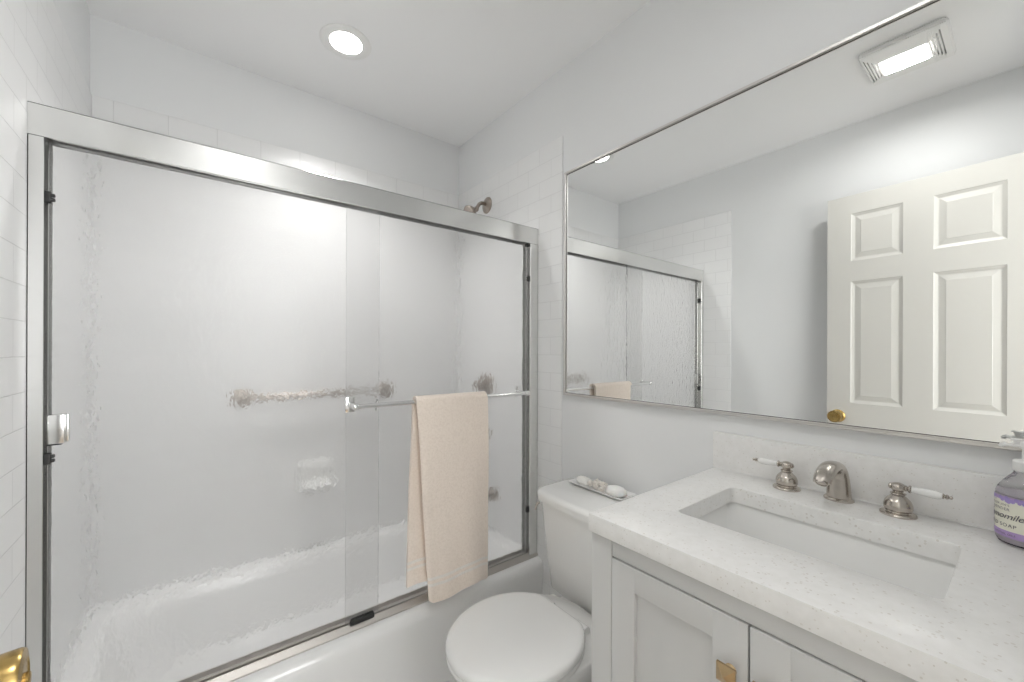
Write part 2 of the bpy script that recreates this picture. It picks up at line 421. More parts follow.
fixture_light('lamp', ((lx0+lx1)/2, (ly0+ly1)/2, ZC-.027), 'RECTANGLE', lx1-lx0-.01, ly1-ly0-.01, WATT_FAN, 170, (1,.995,.985), fan)

# ================================================================== BATHTUB
tub_z = .318
TX0, TX1 = XL+TT, XR-TT
TY0, TY1 = 1.352, YB-TT
bm = B()
def tr(ix, iy0, iy1, r, z): return rrect(TX0+ix, TX1-ix, TY0+iy0, TY1-iy1, r, z, 8)
rings = [tr(.0, .016, 0, .004, 0), tr(0, .010, 0, .004, .15), tr(0, .003, 0, .004, .25), tr(0, 0, 0, .004, .280)]
for a in (15, 30, 45, 60, 75, 90):
    rings.append(tr(0, .034*(1-cos(radians(a))), 0, .005, .280 + .038*sin(radians(a))))
rings += [tr(.055, .095, .045, .11, tub_z), tr(.062, .102, .052, .115, tub_z-.002), tr(.070, .110, .060, .12, tub_z-.012)]
rings += [tr(.085, .118, .068, .13, .25), tr(.11, .125, .075, .14, .18), tr(.14, .135, .085, .15, .11), tr(.165, .155, .10, .15, .075), tr(.21, .20, .14, .12, .060), tr(.35, .30, .25, .06, .058)]
ring_skin(bm, rings)
tub = obj('bathtub', bm, tub_enamel)
tag(tub, 'white glossy alcove bathtub behind the sliding glass doors', 'bathtub')
bm = B(); add_lathe(bm, (TX1-.30, 1.73, .058), (0,0,1), [(.035,0),(.035,.002),(.028,.003),(.001,.0035)], 28); obj('drain', bm, nickel, tub)

# ================================================================== SLIDING SHOWER DOOR
se = thing('shower_enclosure', 'framed sliding shower door of rain glass above the bathtub rim', 'shower door', ((XL+XR)/2, S+.03, tub_z))
SX0, SX1 = XL+TT, XR-TT
zt0, zt1 = H+.488, H+.561
# header: hollow channel
bm = B()
add_box(bm, SX0, SX1, S, S+.003, zt0, zt1, .001, 1)
add_box(bm, SX0, SX1, S, S+.056, zt1-.003, zt1, .001, 1)
add_box(bm, SX0, SX1, S+.053, S+.056, zt0, zt1, .001, 1)
add_box(bm, SX0, SX1, S+.002, S+.008, zt0, zt0+.004, .001, 1)
add_box(bm, SX0, SX1, S+.026, S+.029, zt0+.012, zt1-.004, 0)
obj('header', bm, chrome, se)
# jambs: channels facing each other
for x0, sg in ((SX0, 1), (SX1, -1)):
    bm = B()
    def jb(a, b, y0, y1):
        xa, xb = sorted((x0+sg*a, x0+sg*b)); add_box(bm, xa, xb, y0, y1, tub_z+.012, zt0-.0005, .0008, 1)
    if sg > 0: fw, rw = .026, .031
    else: fw, rw = .044, .055
    jb(0, .003, S+.001, S+.052); jb(0, fw, S+.001, S+.004); jb(0, rw, S+.048, S+.052); jb(0, rw-.002, S+.0255, S+.028)
    if sg < 0: jb(fw-.002, fw+.003, S+.0015, S+.007)
    j = obj('jamb', bm, chrome, se)
# bottom track
bm = B()
prof = [(S-.006, tub_z), (S-.006, tub_z+.005), (S+.008, tub_z+.020), (S+.011, tub_z+.020), (S+.012, tub_z+.010), (S+.022, tub_z+.010), (S+.023, tub_z+.018), (S+.030, tub_z+.018), (S+.031, tub_z+.010), (S+.050, tub_z+.010), (S+.051, tub_z+.024), (S+.055, tub_z+.024), (S+.056, tub_z)]
prof = [(y, z+.0006) for y, z in prof]
ring_skin(bm, [[Vector((x, y, z)) for y, z in prof] for x in (SX0, SX1)])
obj('bottom_track', bm, track_m, se)
# glass panels
GY1, GY2 = S+.016, S+.038
gz0, gz1 = tub_z+.012, zt0+.016
def panel(x0, x1, yc):
    bm = B(); add_box(bm, x0, x1, yc-.003, yc+.003, gz0, gz1, .0008, 1)
    g = obj('glass_panel', bm, glass_m, se)
    return g
g_out = panel(.399, SX1-.050, GY1); g_out['label'] = 'outer rain glass panel with the towel bar'
g_in = panel(SX0+.006, .518, GY2); g_in['label'] = 'inner rain glass panel with the pull handle'
for g, x0, x1, yc in ((g_out, .399, SX1-.050, GY1), (g_in, SX0+.006, .518, GY2)):
    bm = B(); add_box(bm, x0, x1, yc-.006, yc+.006, gz1-.006, gz1+.020, .001, 1); obj('hanger_rail', bm, chrome, g)
# towel bar on the outer panel
bz, by = H-.184, S-.050
bm = B(); add_tube(bm, [(.411, by, bz), (1.137, by, bz)], .0075, 20)
tb = obj('towel_bar', bm, chrome_plain, g_out)
for x in (.411, 1.137):
    bm = B()
    add_box(bm, x-.016, x+.016, GY1-.0075, GY1-.0035, bz-.026, bz+.026, .002)
    add_box(bm, x-.008, x+.008, by-.004, GY1-.006, bz-.0085, bz+.0085, .003)
    add_lathe(bm, (x-.010 if x < 1 else x+.010, by, bz), (1 if x < 1 else -1, 0, 0), [(.006,0),(.0105,.002),(.0115,.006),(.0115,.016),(.009,.020)], 20)
    obj('bar_bracket', bm, chrome_plain, g_out)
bm = B(); add_tube(bm, [(.505, GY1+.004, bz+.01), (.505, GY1+.016, bz-.002), (.505, GY1+.014, bz-.030)], .004, 10)
obj('finger_pull', bm, chrome_plain, g_out)
# pull on the inner panel, at the left
bm = B(); add_box(bm, -.276, -.244, GY2-.024, GY2-.004, H-.224, H-.155, .002); add_box(bm, -.249, -.238, GY2-.014, GY2-.004, H-.222, H-.155, .002)
pl = obj('pull_handle', bm, chrome, g_in)
bm = B(); add_box(bm, -.273, -.248, GY2-.023, GY2-.006, H-.2268, H-.2243, .0005); obj('rubber_cap', bm, rubber, pl)
# bumpers and centre guide
for x, z in ((SX0+.024, H+.353), (SX0+.025, H-.256), (SX1-.043, H+.328), (SX1-.043, H-.722)):
    bm = B(); sg = 1 if x < 0 else -1
    a, b = sorted((x, x+sg*.012)); add_box(bm, a, b, S+.005, S+.020, z-.013, z+.013, .002)
    a, b = sorted((x+sg*.010, x+sg*.018)); add_box(bm, a, b, S+.007, S+.016, z-.009, z-.001, .002); add_box(bm, a, b, S+.007, S+.016, z+.001, z+.009, .002)
    obj('bumper', bm, rubber, se)['label'] = 'small black rubber bumper'
bm = B(); add_box(bm, SX1-.066, SX1-.048, S+.002, S+.022, zt0-.014, zt0-.002, .002); obj('bumper', bm, rubber, se)['label'] = 'small black rubber stop below the header'
bm = B(); add_box(bm, .411, .492, S-.003, S+.010, tub_z+.018, tub_z+.036, .003); add_box(bm, .414, .489, S+.000, S+.008, tub_z+.032, tub_z+.040, .002)
obj('centre_guide', bm, rubber, se)['label'] = 'black plastic door guide'

# ================================================================== FITTINGS INSIDE THE TUB
gb = thing('grab_bar', 'brushed nickel grab bar on the back tile wall behind the glass', 'grab bar', (.5, YB-TT, H-.222))
gbz = H-.208
bm = B(); add_tube(bm, [(.162, YB-TT-.008, gbz), (.162, YB-TT-.035, gbz), (.168, YB-TT-.048, gbz), (.182, YB-TT-.052, gbz), (.776, YB-TT-.052, gbz), (.790, YB-TT-.048, gbz), (.796, YB-TT-.035, gbz), (.796, YB-TT-.008, gbz)], .0115, 20)
obj('bar', bm, old_nickel, gb)
for x in (.162, .796):
    bm = B(); add_lathe(bm, (x, YB-TT, gbz), (0,-1,0), [(.040,0),(.040,.004),(.036,.009),(.016,.012),(.014,.014)], 32); obj('flange', bm, old_nickel, gb)
# soap dish
sd = thing('soap_dish', 'white ceramic soap dish on the back tile wall behind the glass', 'soap dish', (.50, YB-TT, H-.64))
bm = B(); ring_skin(bm, [rrect(0.387,0.537,H-0.673,H-0.527,.02,0), rrect(0.387,0.537,H-0.673,H-0.527,.02,.010), rrect(0.397,0.527,H-0.663,H-0.537,.018,.014), rrect(0.407,0.517,H-0.628,H-0.573,.012,.013), rrect(0.412,0.512,H-0.624,H-0.578,.010,.003)])
for v in bm.verts: v.co = Vector((v.co.x, YB-TT-v.co.z, v.co.y))
obj('backplate', bm, porcelain, sd)
bm = B(); ring_skin(bm, [rrect(0.407,0.517,YB-TT-.045,YB-TT+.0,.02,H-0.663), rrect(0.392,0.532,YB-TT-.085,YB-TT+.0,.03,H-0.643), rrect(0.390,0.534,YB-TT-.088,YB-TT+.0,.03,H-0.633), rrect(0.398,0.526,YB-TT-.080,YB-TT-.008,.025,H-0.631), rrect(0.407,0.517,YB-TT-.070,YB-TT-.015,.02,H-0.644)])
obj('tray', bm, porcelain, sd)
# shower head
sx = XR-TT; sy, sz = 1.815, H+.787
sh = thing('wall_shower', 'brushed nickel shower arm with its head just above the header rail', 'shower head', (sx, sy, sz))
bm = B(); add_lathe(bm, (sx, sy, sz), (-1,0,0), [(.044,0),(.043,.003),(.036,.008),(.020,.012),(.013,.014)], 32); obj('flange', bm, old_nickel, sh)
hd = Vector((-.86, -.12, -.50)).normalized()
arm = [(sx-.005, sy, sz), (sx-.022, sy-.002, sz+.004), (sx-.042, sy-.006, sz+.002), (sx-.060, sy-.012, sz-.010), (sx-.073, sy-.016, sz-.028), (sx-.080, sy-.020, sz-.042)]
bm = B(); add_tube(bm, arm, .0095, 18); obj('arm', bm, old_nickel, sh)
bm = B(); add_lathe(bm, Vector(arm[-1]) - hd*.004, hd, [(.010,0),(.013,.004),(.0145,.012),(.012,.018),(.0125,.024),(.018,.030),(.029,.046),(.034,.060),(.035,.068),(.032,.071),(.001,.071)], 32)
obj('head', bm, old_nickel, sh)
# valve, diverter, spout
def plate(name, y, z, r, label, cat, lever=True):
    t = thing(name, label, cat, (sx, y, z))
    bm = B(); add_lathe(bm, (sx, y, z), (-1,0,0), [(r,0),(r,.003),(r*.92,.008),(r*.5,.012),(r*.35,.016),(r*.33,.034),(r*.28,.038)], 40); obj('escutcheon', bm, old_nickel, t)
    return t
v1 = plate('shower_valve', 1.818, H-.187, .062, 'round brushed nickel shower valve on the right tile wall behind the glass', 'shower valve')
bm = B(); add_lathe(bm, (sx-.034, 1.818, H-.187), (-1,0,0), [(.018,0),(.024,.004),(.026,.016),(.022,.030),(.010,.034)], 24)
add_tube(bm, [(sx-.050, 1.818, H-.187), (sx-.056, 1.808, H-.215), (sx-.058, 1.800, H-.245)], [.008,.007,.006], 12); obj('lever_handle', bm, old_nickel, v1)
v2 = plate('diverter_knob', 1.806, H-.441, .028, 'small nickel diverter knob below the shower valve behind the glass', 'tap')
bm = B(); add_lathe(bm, (sx-.010, 1.806, H-.441), (-1,0,0), [(.010,0),(.016,.010),(.018,.024),(.012,.030)], 20); obj('handle', bm, old_nickel, v2)
ts = thing('tub_spout', 'brushed nickel tub spout low on the right tile wall behind the glass', 'tap', (sx, 1.740, H-.752))
bm = B(); add_lathe(bm, (sx, 1.740, H-.752), (-1,0,-.12), [(.036,0),(.036,.006),(.028,.012),(.026,.04),(.026,.10),(.024,.125),(.018,.134)], 28); obj('spout', bm, old_nickel, ts)

# ================================================================== TOWEL
def towel():
    NW, bw = 34, by
    R = .0165
    zf, zb = H-.900, H-.845                    # hems
    zt = bz
    prof = []                                   # (side, s_from_hem, y, z, t)
    NF, NB, NA = 60, 54, 12
    bm = B(); uvl = bm.loops.layers.uv.new('uv')
    rows = []
    Lf, Lb = zt - zf, zt - zb
    for i in range(NB+1):                       # back, from hem up
        t = 1 - i/NB; rows.append(('b', t, zb + (zt-zb)*(1-t), Lb*(1-t)))
    for i in range(1, NA): rows.append(('a', i/NA, 0, .5))
    for i in range(NF+1):
        t = i/NF; rows.append(('f', t, zt - (zt-zf)*t, Lf*(1-t)))
    grid = []
    for kind, t, z, s in rows:
        line = []
        for j in range(NW+1):
            w = j/NW
            n1 = noise.noise(Vector((w*3.1, z*4, 1.7)))
            if kind == 'f':
                x = (.618 + .298*w)*(1-t) + (.664 + .250*w)*t + .004*n1
                fold = sin(w*pi*2.1 + .4)*.011*t**1.3 + sin(w*pi*4.3+1.0)*.004*t**2
                y = bw - R - .010*sin(pi*min(1, t*1.6))*.5 - .016*t + fold + .003*n1
                # rounded left edge of the folded front layer
                zz = z + t**3*(.016*sin(w*pi*2.0 + 3.7) + .005*sin(w*9)) + (.012*max(0, 1-w/.08)**2 + .010*max(0, (w-.92)/.08)**2)*t**12
                if w < .06: y += .008*(1-w/.06)**2
            elif kind == 'b':
                x = (.614 + .296*w)*(1-t) + (.592 + .280*w)*t + .004*n1
                y = bw + R + .004*sin(w*5+t*3)*t - .004*t
                zz = z + t**3*(.008*sin(w*pi*2.2+.5))
            else:
                x = .616 + .297*w
                a = pi*t
                y = bw + R*cos(a); zz = zt + R*sin(a)*.95
            line.append((bm.verts.new((x, y, zz)), w*.3, s))
        grid.append(line)
    for r0, r1 in zip(grid, grid[1:]):
        for j in range(NW):
            q = (r0[j], r0[j+1], r1[j+1], r1[j])
            f = bm.faces.new([v[0] for v in q]); f.smooth = True
            for lp, v in zip(f.loops, q): lp[uvl].uv = (v[1], v[2])
    o = obj('bath_towel', bm, terry_m, ang=180)
    m = o.modifiers.new('thick', 'SOLIDIFY'); m.thickness = .0125; m.offset = 0
    m = o.modifiers.new('bev', 'BEVEL'); m.width = .004; m.segments = 3; m.limit_method = 'ANGLE'; m.angle_limit = radians(50)
    tag(o, 'cream terry bath towel with woven bands, folded over the towel bar', 'towel')
    return o
towel()

# ================================================================== MIRROR
my1, my0, mz1, mz0 = 1.221, -.020, H+.756, H-.187
wm = thing('wall_mirror', 'large rectangular wall mirror with thin nickel frame above the vanity', 'mirror', (XR, (my0+my1)/2, mz0))
fd, fwid = .020, .009
bm = B()
def frame_ring(x, i): return [Vector((x, my0+i, mz0+i)), Vector((x, my1-i, mz0+i)), Vector((x, my1-i, mz1-i)), Vector((x, my0+i, mz1-i))]
ring_skin(bm, [frame_ring(XR-.001, 0), frame_ring(XR-fd+.0015, 0), frame_ring(XR-fd, .0015), frame_ring(XR-fd, fwid-.001), frame_ring(XR-fd+.001, fwid)], cap0=False, cap1=False)
ring_skin(bm, [frame_ring(XR-fd+.001, fwid), frame_ring(XR-fd+.006, fwid), frame_ring(MX-.0012, fwid+.0), frame_ring(MX-.0011, fwid+.0008)], cap0=False, cap1=False, mi=0)
ring_skin(bm, [frame_ring(MX-.0010, fwid+.0007), frame_ring(MX-.0009, fwid+.0022)], cap0=False, cap1=False, mi=1)  # thin dark strip standing in for the shadow between frame and glass
obj('frame', bm, [mirror_frame_m, gap_shade_dark], wm, 30)
bm = B()
f = bm.faces.new([bm.verts.new(p) for p in frame_ring(MX, fwid-.004)])
add_box(bm, MX+.0005, XR-.002, my0+fwid-.004, my1-fwid+.004, mz0+fwid-.004, mz1-fwid+.004, mi=1)
g = obj('mirror_glass', bm, [mirror_m, slot_dark], wm)

# ================================================================== VANITY
cz = H-.348                                     # counter top height
FX = .676                                       # cabinet face plane
cy0, cy1 = -.050, .585                          # counter ends
ky0, ky1 = -.048, .582
vc = thing('vanity_cabinet', 'white shaker vanity cabinet with two doors under the quartz counter', 'cabinet', (.95, .28, 0))
bm = B()
pz1 = cz-.0385
add_box(bm, FX, FX+.045, ky1-.052, ky1, 0, pz1, .0015)           # left post and leg
add_box(bm, FX, FX+.045, ky0, ky0+.052, 0, pz1, .0015)
add_box(bm, XR-.05, XR-.003, ky1-.05, ky1, 0, pz1, .0015)
add_box(bm, XR-.05, XR-.003, ky0, ky0+.05, 0, pz1, .0015)
add_box(bm, FX+.003, FX+.022, ky0+.0525, ky1-.0525, H-.4225, pz1, .001)    # top rail
add_box(bm, FX+.003, FX+.022, ky0+.0525, ky1-.0525, .10, .135, .001)    # bottom rail
add_box(bm, FX+.044, XR-.05, ky1-.020, ky1-.004, .09, pz1)    # side panels
add_box(bm, FX+.044, XR-.05, ky0+.004, ky0+.020, .09, pz1)
add_box(bm, FX+.023, XR-.01, ky0+.02, ky1-.02, .10, .115)          # bottom board
obj('body', bm, cab_paint, vc)
ym = .267; dz1, dz0 = H-.4250, .138
def vdoor(y0, y1, label):
    bm = B(); st, rl = .0545, .0480
    add_box(bm, FX, FX+.020, y0, y0+st, dz0, dz1, .0012)
    add_box(bm, FX, FX+.020, y1-st, y1, dz0, dz1, .0012)
    add_box(bm, FX+.0003, FX+.0195, y0+st-.001, y1-st+.001, dz1-rl, dz1, .0012)
    add_box(bm, FX+.0003, FX+.0195, y0+st-.001, y1-st+.001, dz0, dz0+rl, .0012)
    add_box(bm, FX+.008, FX+.016, y0+st-.002, y1-st+.002, dz0+rl-.002, dz1-rl+.002)
    d = obj('door', bm, cab_paint, vc); d['label'] = label
    return d
vd1 = vdoor(ym+.0015, ky1-.0535, 'left shaker door')
vd2 = vdoor(ky0+.0535, ym-.0015, 'right shaker door')
for d, y in ((vd1, ym+.0265), (vd2, ym-.0265)):
    bm = B(); kz = H-.508; hs = .0145
    add_lathe(bm, (FX, y, kz), (-1,0,0), [(.009,0),(.006,.003),(.0055,.014)], 16)
    def sq(x, h): return [Vector((x, y-h, kz-h)), Vector((x, y+h, kz-h)), Vector((x, y+h, kz+h)), Vector((x, y-h, kz+h))]
    ring_skin(bm, [sq(FX-.013, hs-.002), sq(FX-.0145, hs), sq(FX-.0185, hs), sq(FX-.027, .0006)])
    obj('knob', bm, bronze, d, 20)['label'] = 'square pyramid bronze knob'

# countertop with sink cut-out
bm = B()
sx0, sx1, sy0, sy1 = .828, 1.090, .074, .473
def cr(x0, x1, y0, y1, r, z): return rrect(x0, x1, y0, y1, r, z, 6)
outer = (FX-.008, XR-.001, cy0, cy1); inner = (sx0, sx1, sy0, sy1)
def o_(i, z): return cr(outer[0]+i, outer[1]-i, outer[2]+i, outer[3]-i, .002, z)
def i_(i, z): return cr(inner[0]-i, inner[1]+i, inner[2]-i, inner[3]+i, .014, z)
rings = [o_(.0015, cz), o_(.0004, cz-.0006), o_(0, cz-.002), o_(0, cz-.036), o_(.001, cz-.038), i_(0, cz-.038), i_(0, cz-.0025), i_(.0008, cz-.0007), i_(.0025, cz), o_(.0015, cz)]
ring_skin(bm, rings, cap0=False, cap1=False)
bmesh.ops.remove_doubles(bm, verts=bm.verts[:], dist=1e-6)
ct = obj('countertop', bm, quartz_m, ang=30)
tag(ct, 'white speckled quartz countertop with backsplash on the vanity cabinet', 'countertop')
bk = tag(boxobj('backsplash', (XR-.020, XR-.0005, cy0, cy1+.004, cz+.0003, cz+.106), quartz_m, None, .0015), 'low speckled quartz backsplash strip along the wall behind the faucet', 'backsplash')
bm = B(); add_box(bm, XR-.024, XR-.0195, cy0+.004, cy1-.004, cz+.0002, cz+.0022, .0008, 1); obj('caulk_line', bm, plastic_w, bk)

# undermount basin
bm = B()
def bs(i, r, z): return rrect(sx0-.008+i, sx1+.008-i, sy0-.008+i, sy1+.008-i, r, z, 8)
zb = cz-.0386
ring_skin(bm, [bs(-.018, .03, zb), bs(0, .022, zb), bs(.002, .022, zb-.004), bs(.010, .03, zb-.05), bs(.020, .04, zb-.095), bs(.040, .045, zb-.116), bs(.075, .04, zb-.122), bs(.11, .02, zb-.124)], cap0=False)
ring = [bs(-.018, .03, zb), bs(-.018, .03, zb-.008), bs(-.008, .03, zb-.012), bs(.002, .035, zb-.05), bs(.012, .045, zb-.10), bs(.035, .05, zb-.124), bs(.075, .04, zb-.130), bs(.11, .02, zb-.132)]
ring_skin(bm, ring, cap0=False)
bmesh.ops.remove_doubles(bm, verts=bm.verts[:], dist=1e-6)
sk = obj('sink_basin', bm, porcelain)
tag(sk, 'white rectangular undermount sink basin set in the quartz counter', 'sink')
bm = B(); add_lathe(bm, (.97, .274, zb-.1238), (0,0,1), [(.030,0),(.030,.0015),(.022,.003),(.020,.0015),(.001,.002)], 32); obj('drain', bm, nickel, sk)

# ------------------------------------------------------------------ faucet
faucet = thing('faucet', 'brushed nickel arched faucet with two white porcelain lever handles on the quartz counter', 'faucet', (1.197, .278, cz))
def lever_handle(y, sg, label, yaw=0):
    o0 = Vector((1.190, y, cz))
    bm = B()
    pr = smooth_prof([(.0300,.0000),(.0300,.0030),(.0275,.0055),(.0225,.0070),(.0215,.0090),(.0235,.0140),(.0235,.0220),(.0205,.0310),(.0145,.0380),(.0108,.0420)], 4)
    add_lathe(bm, o0, (0,0,1), [(.029,0)] + [tuple(p) for p in pr] + [(.0108,.0425)], 36)
    t = obj('handle', bm, nickel, faucet); t['label'] = label
    bm = B(); pr = smooth_prof([(.0085,.0420),(.0125,.0440),(.0130,.0460),(.0085,.0485),(.0085,.0500),(.0120,.0545),(.0130,.0590),(.0115,.0640),(.0060,.0675),(.0010,.0685)], 4)
    add_lathe(bm, o0, (0,0,1), [tuple(p) for p in pr], 28)
    ax = Vector((sin(yaw), sg*cos(yaw), -.02)); c0 = o0 + Vector((0,0,.0590))
    add_lathe(bm, c0 + ax*.009, ax, [(.005,0),(.0065,.003),(.0045,.006),(.0075,.008),(.0080,.010),(.006,.0120)], 20)
    add_lathe(bm, c0 - ax*.010, -ax, [(.006,0),(.0062,.003),(.0035,.0055),(.001,.006)], 16)
    hb = obj('hub', bm, nickel, t)
    bm = B(); pr = smooth_prof([(.0058,0),(.0062,.003),(.0068,.010),(.0078,.020),(.0084,.030),(.0080,.038),(.0062,.044),(.0048,.0455)], 4)
    add_lathe(bm, c0 + ax*.0205, ax, [tuple(p) for p in pr], 24)
    obj('lever', bm, porcelain, t)['label'] = 'white porcelain lever'
    bm = B(); add_lathe(bm, c0 + ax*.0655, ax, [(.0050,0),(.0058,.0015),(.0040,.003),(.0036,.0045),(.0052,.006),(.0040,.0085),(.0026,.0095),(.0036,.0115),(.0034,.0135),(.0005,.0150)], 18)
    obj('finial', bm, nickel, t)
    return t
lever_handle(.382, 1, 'left handle', .0)
lever_handle(.174, -1, 'right handle', .0)
bm = B()
oval = lambda cx, cy, a, b, z, n=36: [Vector((cx + a*cos(2*pi*k/n), cy + b*sin(2*pi*k/n), z)) for k in range(n)]
ring_skin(bm, [oval(1.199,.278,.027,.029,cz), oval(1.199,.278,.027,.029,cz+.003), oval(1.199,.278,.025,.027,cz+.0055), oval(1.199,.278,.022,.024,cz+.007)])
fl_bm = bm
bm = B()
# centreline (x, z), half-depth along the normal, half-width in y
ctrl = [(1.200, .004, .0225, .0240), (1.199, .024, .0215, .0230), (1.196, .046, .0200, .0215), (1.188, .067, .0165, .0200), (1.172, .0810, .0130, .0190), (1.142, .0885, .0106, .0180), (1.109, .0865, .0098, .0175), (1.083, .0770, .0098, .0168), (1.071, .0650, .0103, .0160)]
cc = []
P = [ctrl[0]] + ctrl + [ctrl[-1]]
for i in range(1, len(P)-2):
    for s_ in range(5):
        t = s_/5; a, b, c, d = (Vector(P[i+j]) for j in (-1,0,1,2))
        cc.append(.5*((2*b) + (c-a)*t + (2*a-5*b+4*c-d)*t*t + (3*b-a-3*c+d)*t**3))
cc.append(Vector(ctrl[-1]))
rings = []; NS = 40
for i, q in enumerate(cc):
    a, b = cc[max(0, i-1)], cc[min(len(cc)-1, i+1)]
    tx, tz = b[0]-a[0], b[1]-a[1]; L_ = sqrt(tx*tx+tz*tz); tx, tz = tx/L_, tz/L_
    nx, nz2 = -tz, tx                       # normal, outward side = -x at start
    if i == 0: nx, nz2 = -1, 0
    ring = []
    fr = min(1, max(0, (i-18)/10))
    for k in range(NS):
        an = 2*pi*k/NS; ca, sa = cos(an), sin(an)
        e = 1.0 + .10*fr*cos(10*an)*(1 if ca > 0 else 0)
        ring.append(Vector((q[0] + nx*q[2]*ca*e, .278 + q[3]*sa*e, cz + q[1] + nz2*q[2]*ca*e)))
    rings.append(ring)
ring_skin(bm, rings)
fs = obj('spout', bm, nickel, faucet, 60); obj('base_flange', fl_bm, nickel, fs)
bm = B(); tip = cc[-1]; dv = Vector((cc[-1][0]-cc[-3][0], 0, cc[-1][1]-cc[-3][1])).normalized()
add_lathe(bm, Vector((tip[0], .278, cz+tip[1])) - dv*.004, dv, [(.0105,0),(.0108,.0075),(.0095,.0085),(.0088,.007),(.0005,.0065)], 28)
obj('aerator', bm, nickel, fs)

# ------------------------------------------------------------------ soap bottle
BX, BY, BR = 1.182, .004, .0360
sb = thing('soap_bottle', 'clear pump bottle with purple and cream hand soap label on the counter', 'soap bottle', (BX, BY, cz))
clear = mat('clear_plastic', (.98,.98,.99), .04, Transmission_Weight=1, IOR=1.22)
liquid = mat('pale_lilac_soap', (.80,.75,.82), .15, Transmission_Weight=.35, IOR=1.33)
lab_w = mat('label_cream', (.80,.79,.68), .5); lab_p = mat('label_purple', (.47,.34,.62), .45); ink = mat('label_ink', (.11,.10,.13), .6)
lab_v = mat('label_violet_flowers', (.38,.30,.62), .45)
bm = B(); add_lathe(bm, (BX, BY, cz), (0,0,1), [(.020,.003),(.026,.0005),(.033,.003),(BR,.010),(BR,.094),(.0338,.101),(.027,.113),(.019,.124),(.0145,.130),(.0140,.141),(.0125,.1415)], 48)
obj('bottle', bm, clear, sb)
bm = B(); add_lathe(bm, (BX, BY, cz), (0,0,1), [(.018,.006),(.026,.0045),(.0310,.011),(.0315,.090),(.001,.0905)], 40)
obj('liquid', bm, liquid, sb)
def wrap_band(bm, z0, z1, r, a0, a1, n=40, zf=None):
    vs = []
    for k in range(n+1):
        a = a0 + (a1-a0)*k/n
        vs.append((bm.verts.new((BX + r*cos(a), BY + r*sin(a), cz+z0)), bm.verts.new((BX + r*cos(a), BY + r*sin(a), cz+z1))))
    for p, q in zip(vs, vs[1:]): bm.faces.new((p[0], q[0], q[1], p[1])).smooth = True
# label faces the camera side; centre angle
AC = radians(122)
# angle grows counter-clockwise; seen from outside text runs with increasing angle... towards +y is the left in view
bm = B(); wrap_band(bm, .016, .088, BR+.0004, AC-1.35, AC+1.35); lb = obj('label', bm, lab_w, sb)
bm = B(); wrap_band(bm, .016, .0275, BR+.0007, AC-1.35, AC+1.35); obj('lower_label_band', bm, lab_p, lb)
bm = B(); wrap_band(bm, .0815, .088, BR+.0007, AC-1.35, AC+1.35); obj('upper_label_band', bm, lab_p, lb)
bm = B()
for k in range(46):
    a = AC - 1.3 + 2.6*random.random(); z = .0795 + .007*random.random(); r0 = .0012+.0022*random.random()
    c = []
    for i in range(8):
        th = 2*pi*i/8; aa = a + r0*cos(th)/BR; c.append(bm.verts.new((BX+(BR+.0010)*cos(aa), BY+(BR+.0010)*sin(aa), cz+z+r0*sin(th))))
    bm.faces.new(c)
obj('label_flowers', bm, lab_v, lb)
def wrap_text(txt, size, z, name, m, shear=0, amid=AC, r=BR+.0012):
    cu = bpy.data.curves.new('txt', 'FONT'); cu.body = txt; cu.size = size; cu.align_x = 'CENTER'; cu.shear = shear; cu.resolution_u = 3; cu.space_character = 1.12 if shear == 0 else .95
    to = bpy.data.objects.new('txt', cu); COL.objects.link(to)
    bpy.context.view_layer.update()
    me = bpy.data.meshes.new_from_object(to.evaluated_get(bpy.context.evaluated_depsgraph_get()))
    bpy.data.objects.remove(to); bpy.data.curves.remove(cu)
    bm = B(); bm.from_mesh(me); bpy.data.meshes.remove(me)
    for v in bm.verts:
        a = amid + v.co.x/BR
        v.co = Vector((BX + r*cos(a), BY + r*sin(a), cz + z + v.co.y))
    # outside view from -x: +y lies to the left, so the angle must grow to the right
    return obj(name, bm, m, lb)
wrap_text("TRADER JOE'S", .0052, .0715, 'label_text', ink)
wrap_text('LAVENDER', .0068, .0635, 'label_text', ink)
wrap_text('Chamomile', .0155, .0490, 'label_text', ink, .35)
wrap_text('HAND SOAP', .0086, .0345, 'label_text', ink)
wrap_text('WITH ESSENTIAL OILS', .0046, .0200, 'label_text', ink)
pm = None
bm = B(); add_lathe(bm, (BX, BY, cz), (0,0,1), [(.0150,.1335),(.0160,.135),(.0160,.151),(.0145,.153),(.0075,.154),(.0045,.155),(.0045,.174),(.0080,.175),(.0085,.184),(.0075,.187),(.001,.188)], 32)
add_box(bm, BX-.0065, BX+.0065, BY-.004, BY+.026, cz+.1765, cz+.1810, .0018)
add_box(bm, BX-.0055, BX+.0055, BY-.006, BY+.019, cz+.1880, cz+.1915, .0016)
add_box(bm, BX-.0045, BX+.0045, BY-.004, BY+.015, cz+.1805, cz+.1885, .001)
add_tube(bm, [(BX, BY+.022, cz+.179), (BX, BY+.028, cz+.1775), (BX, BY+.030, cz+.174)], [.0042,.004,.0036], 12)
obj('pump', bm, plastic_w, sb)['label'] = 'white pump head'

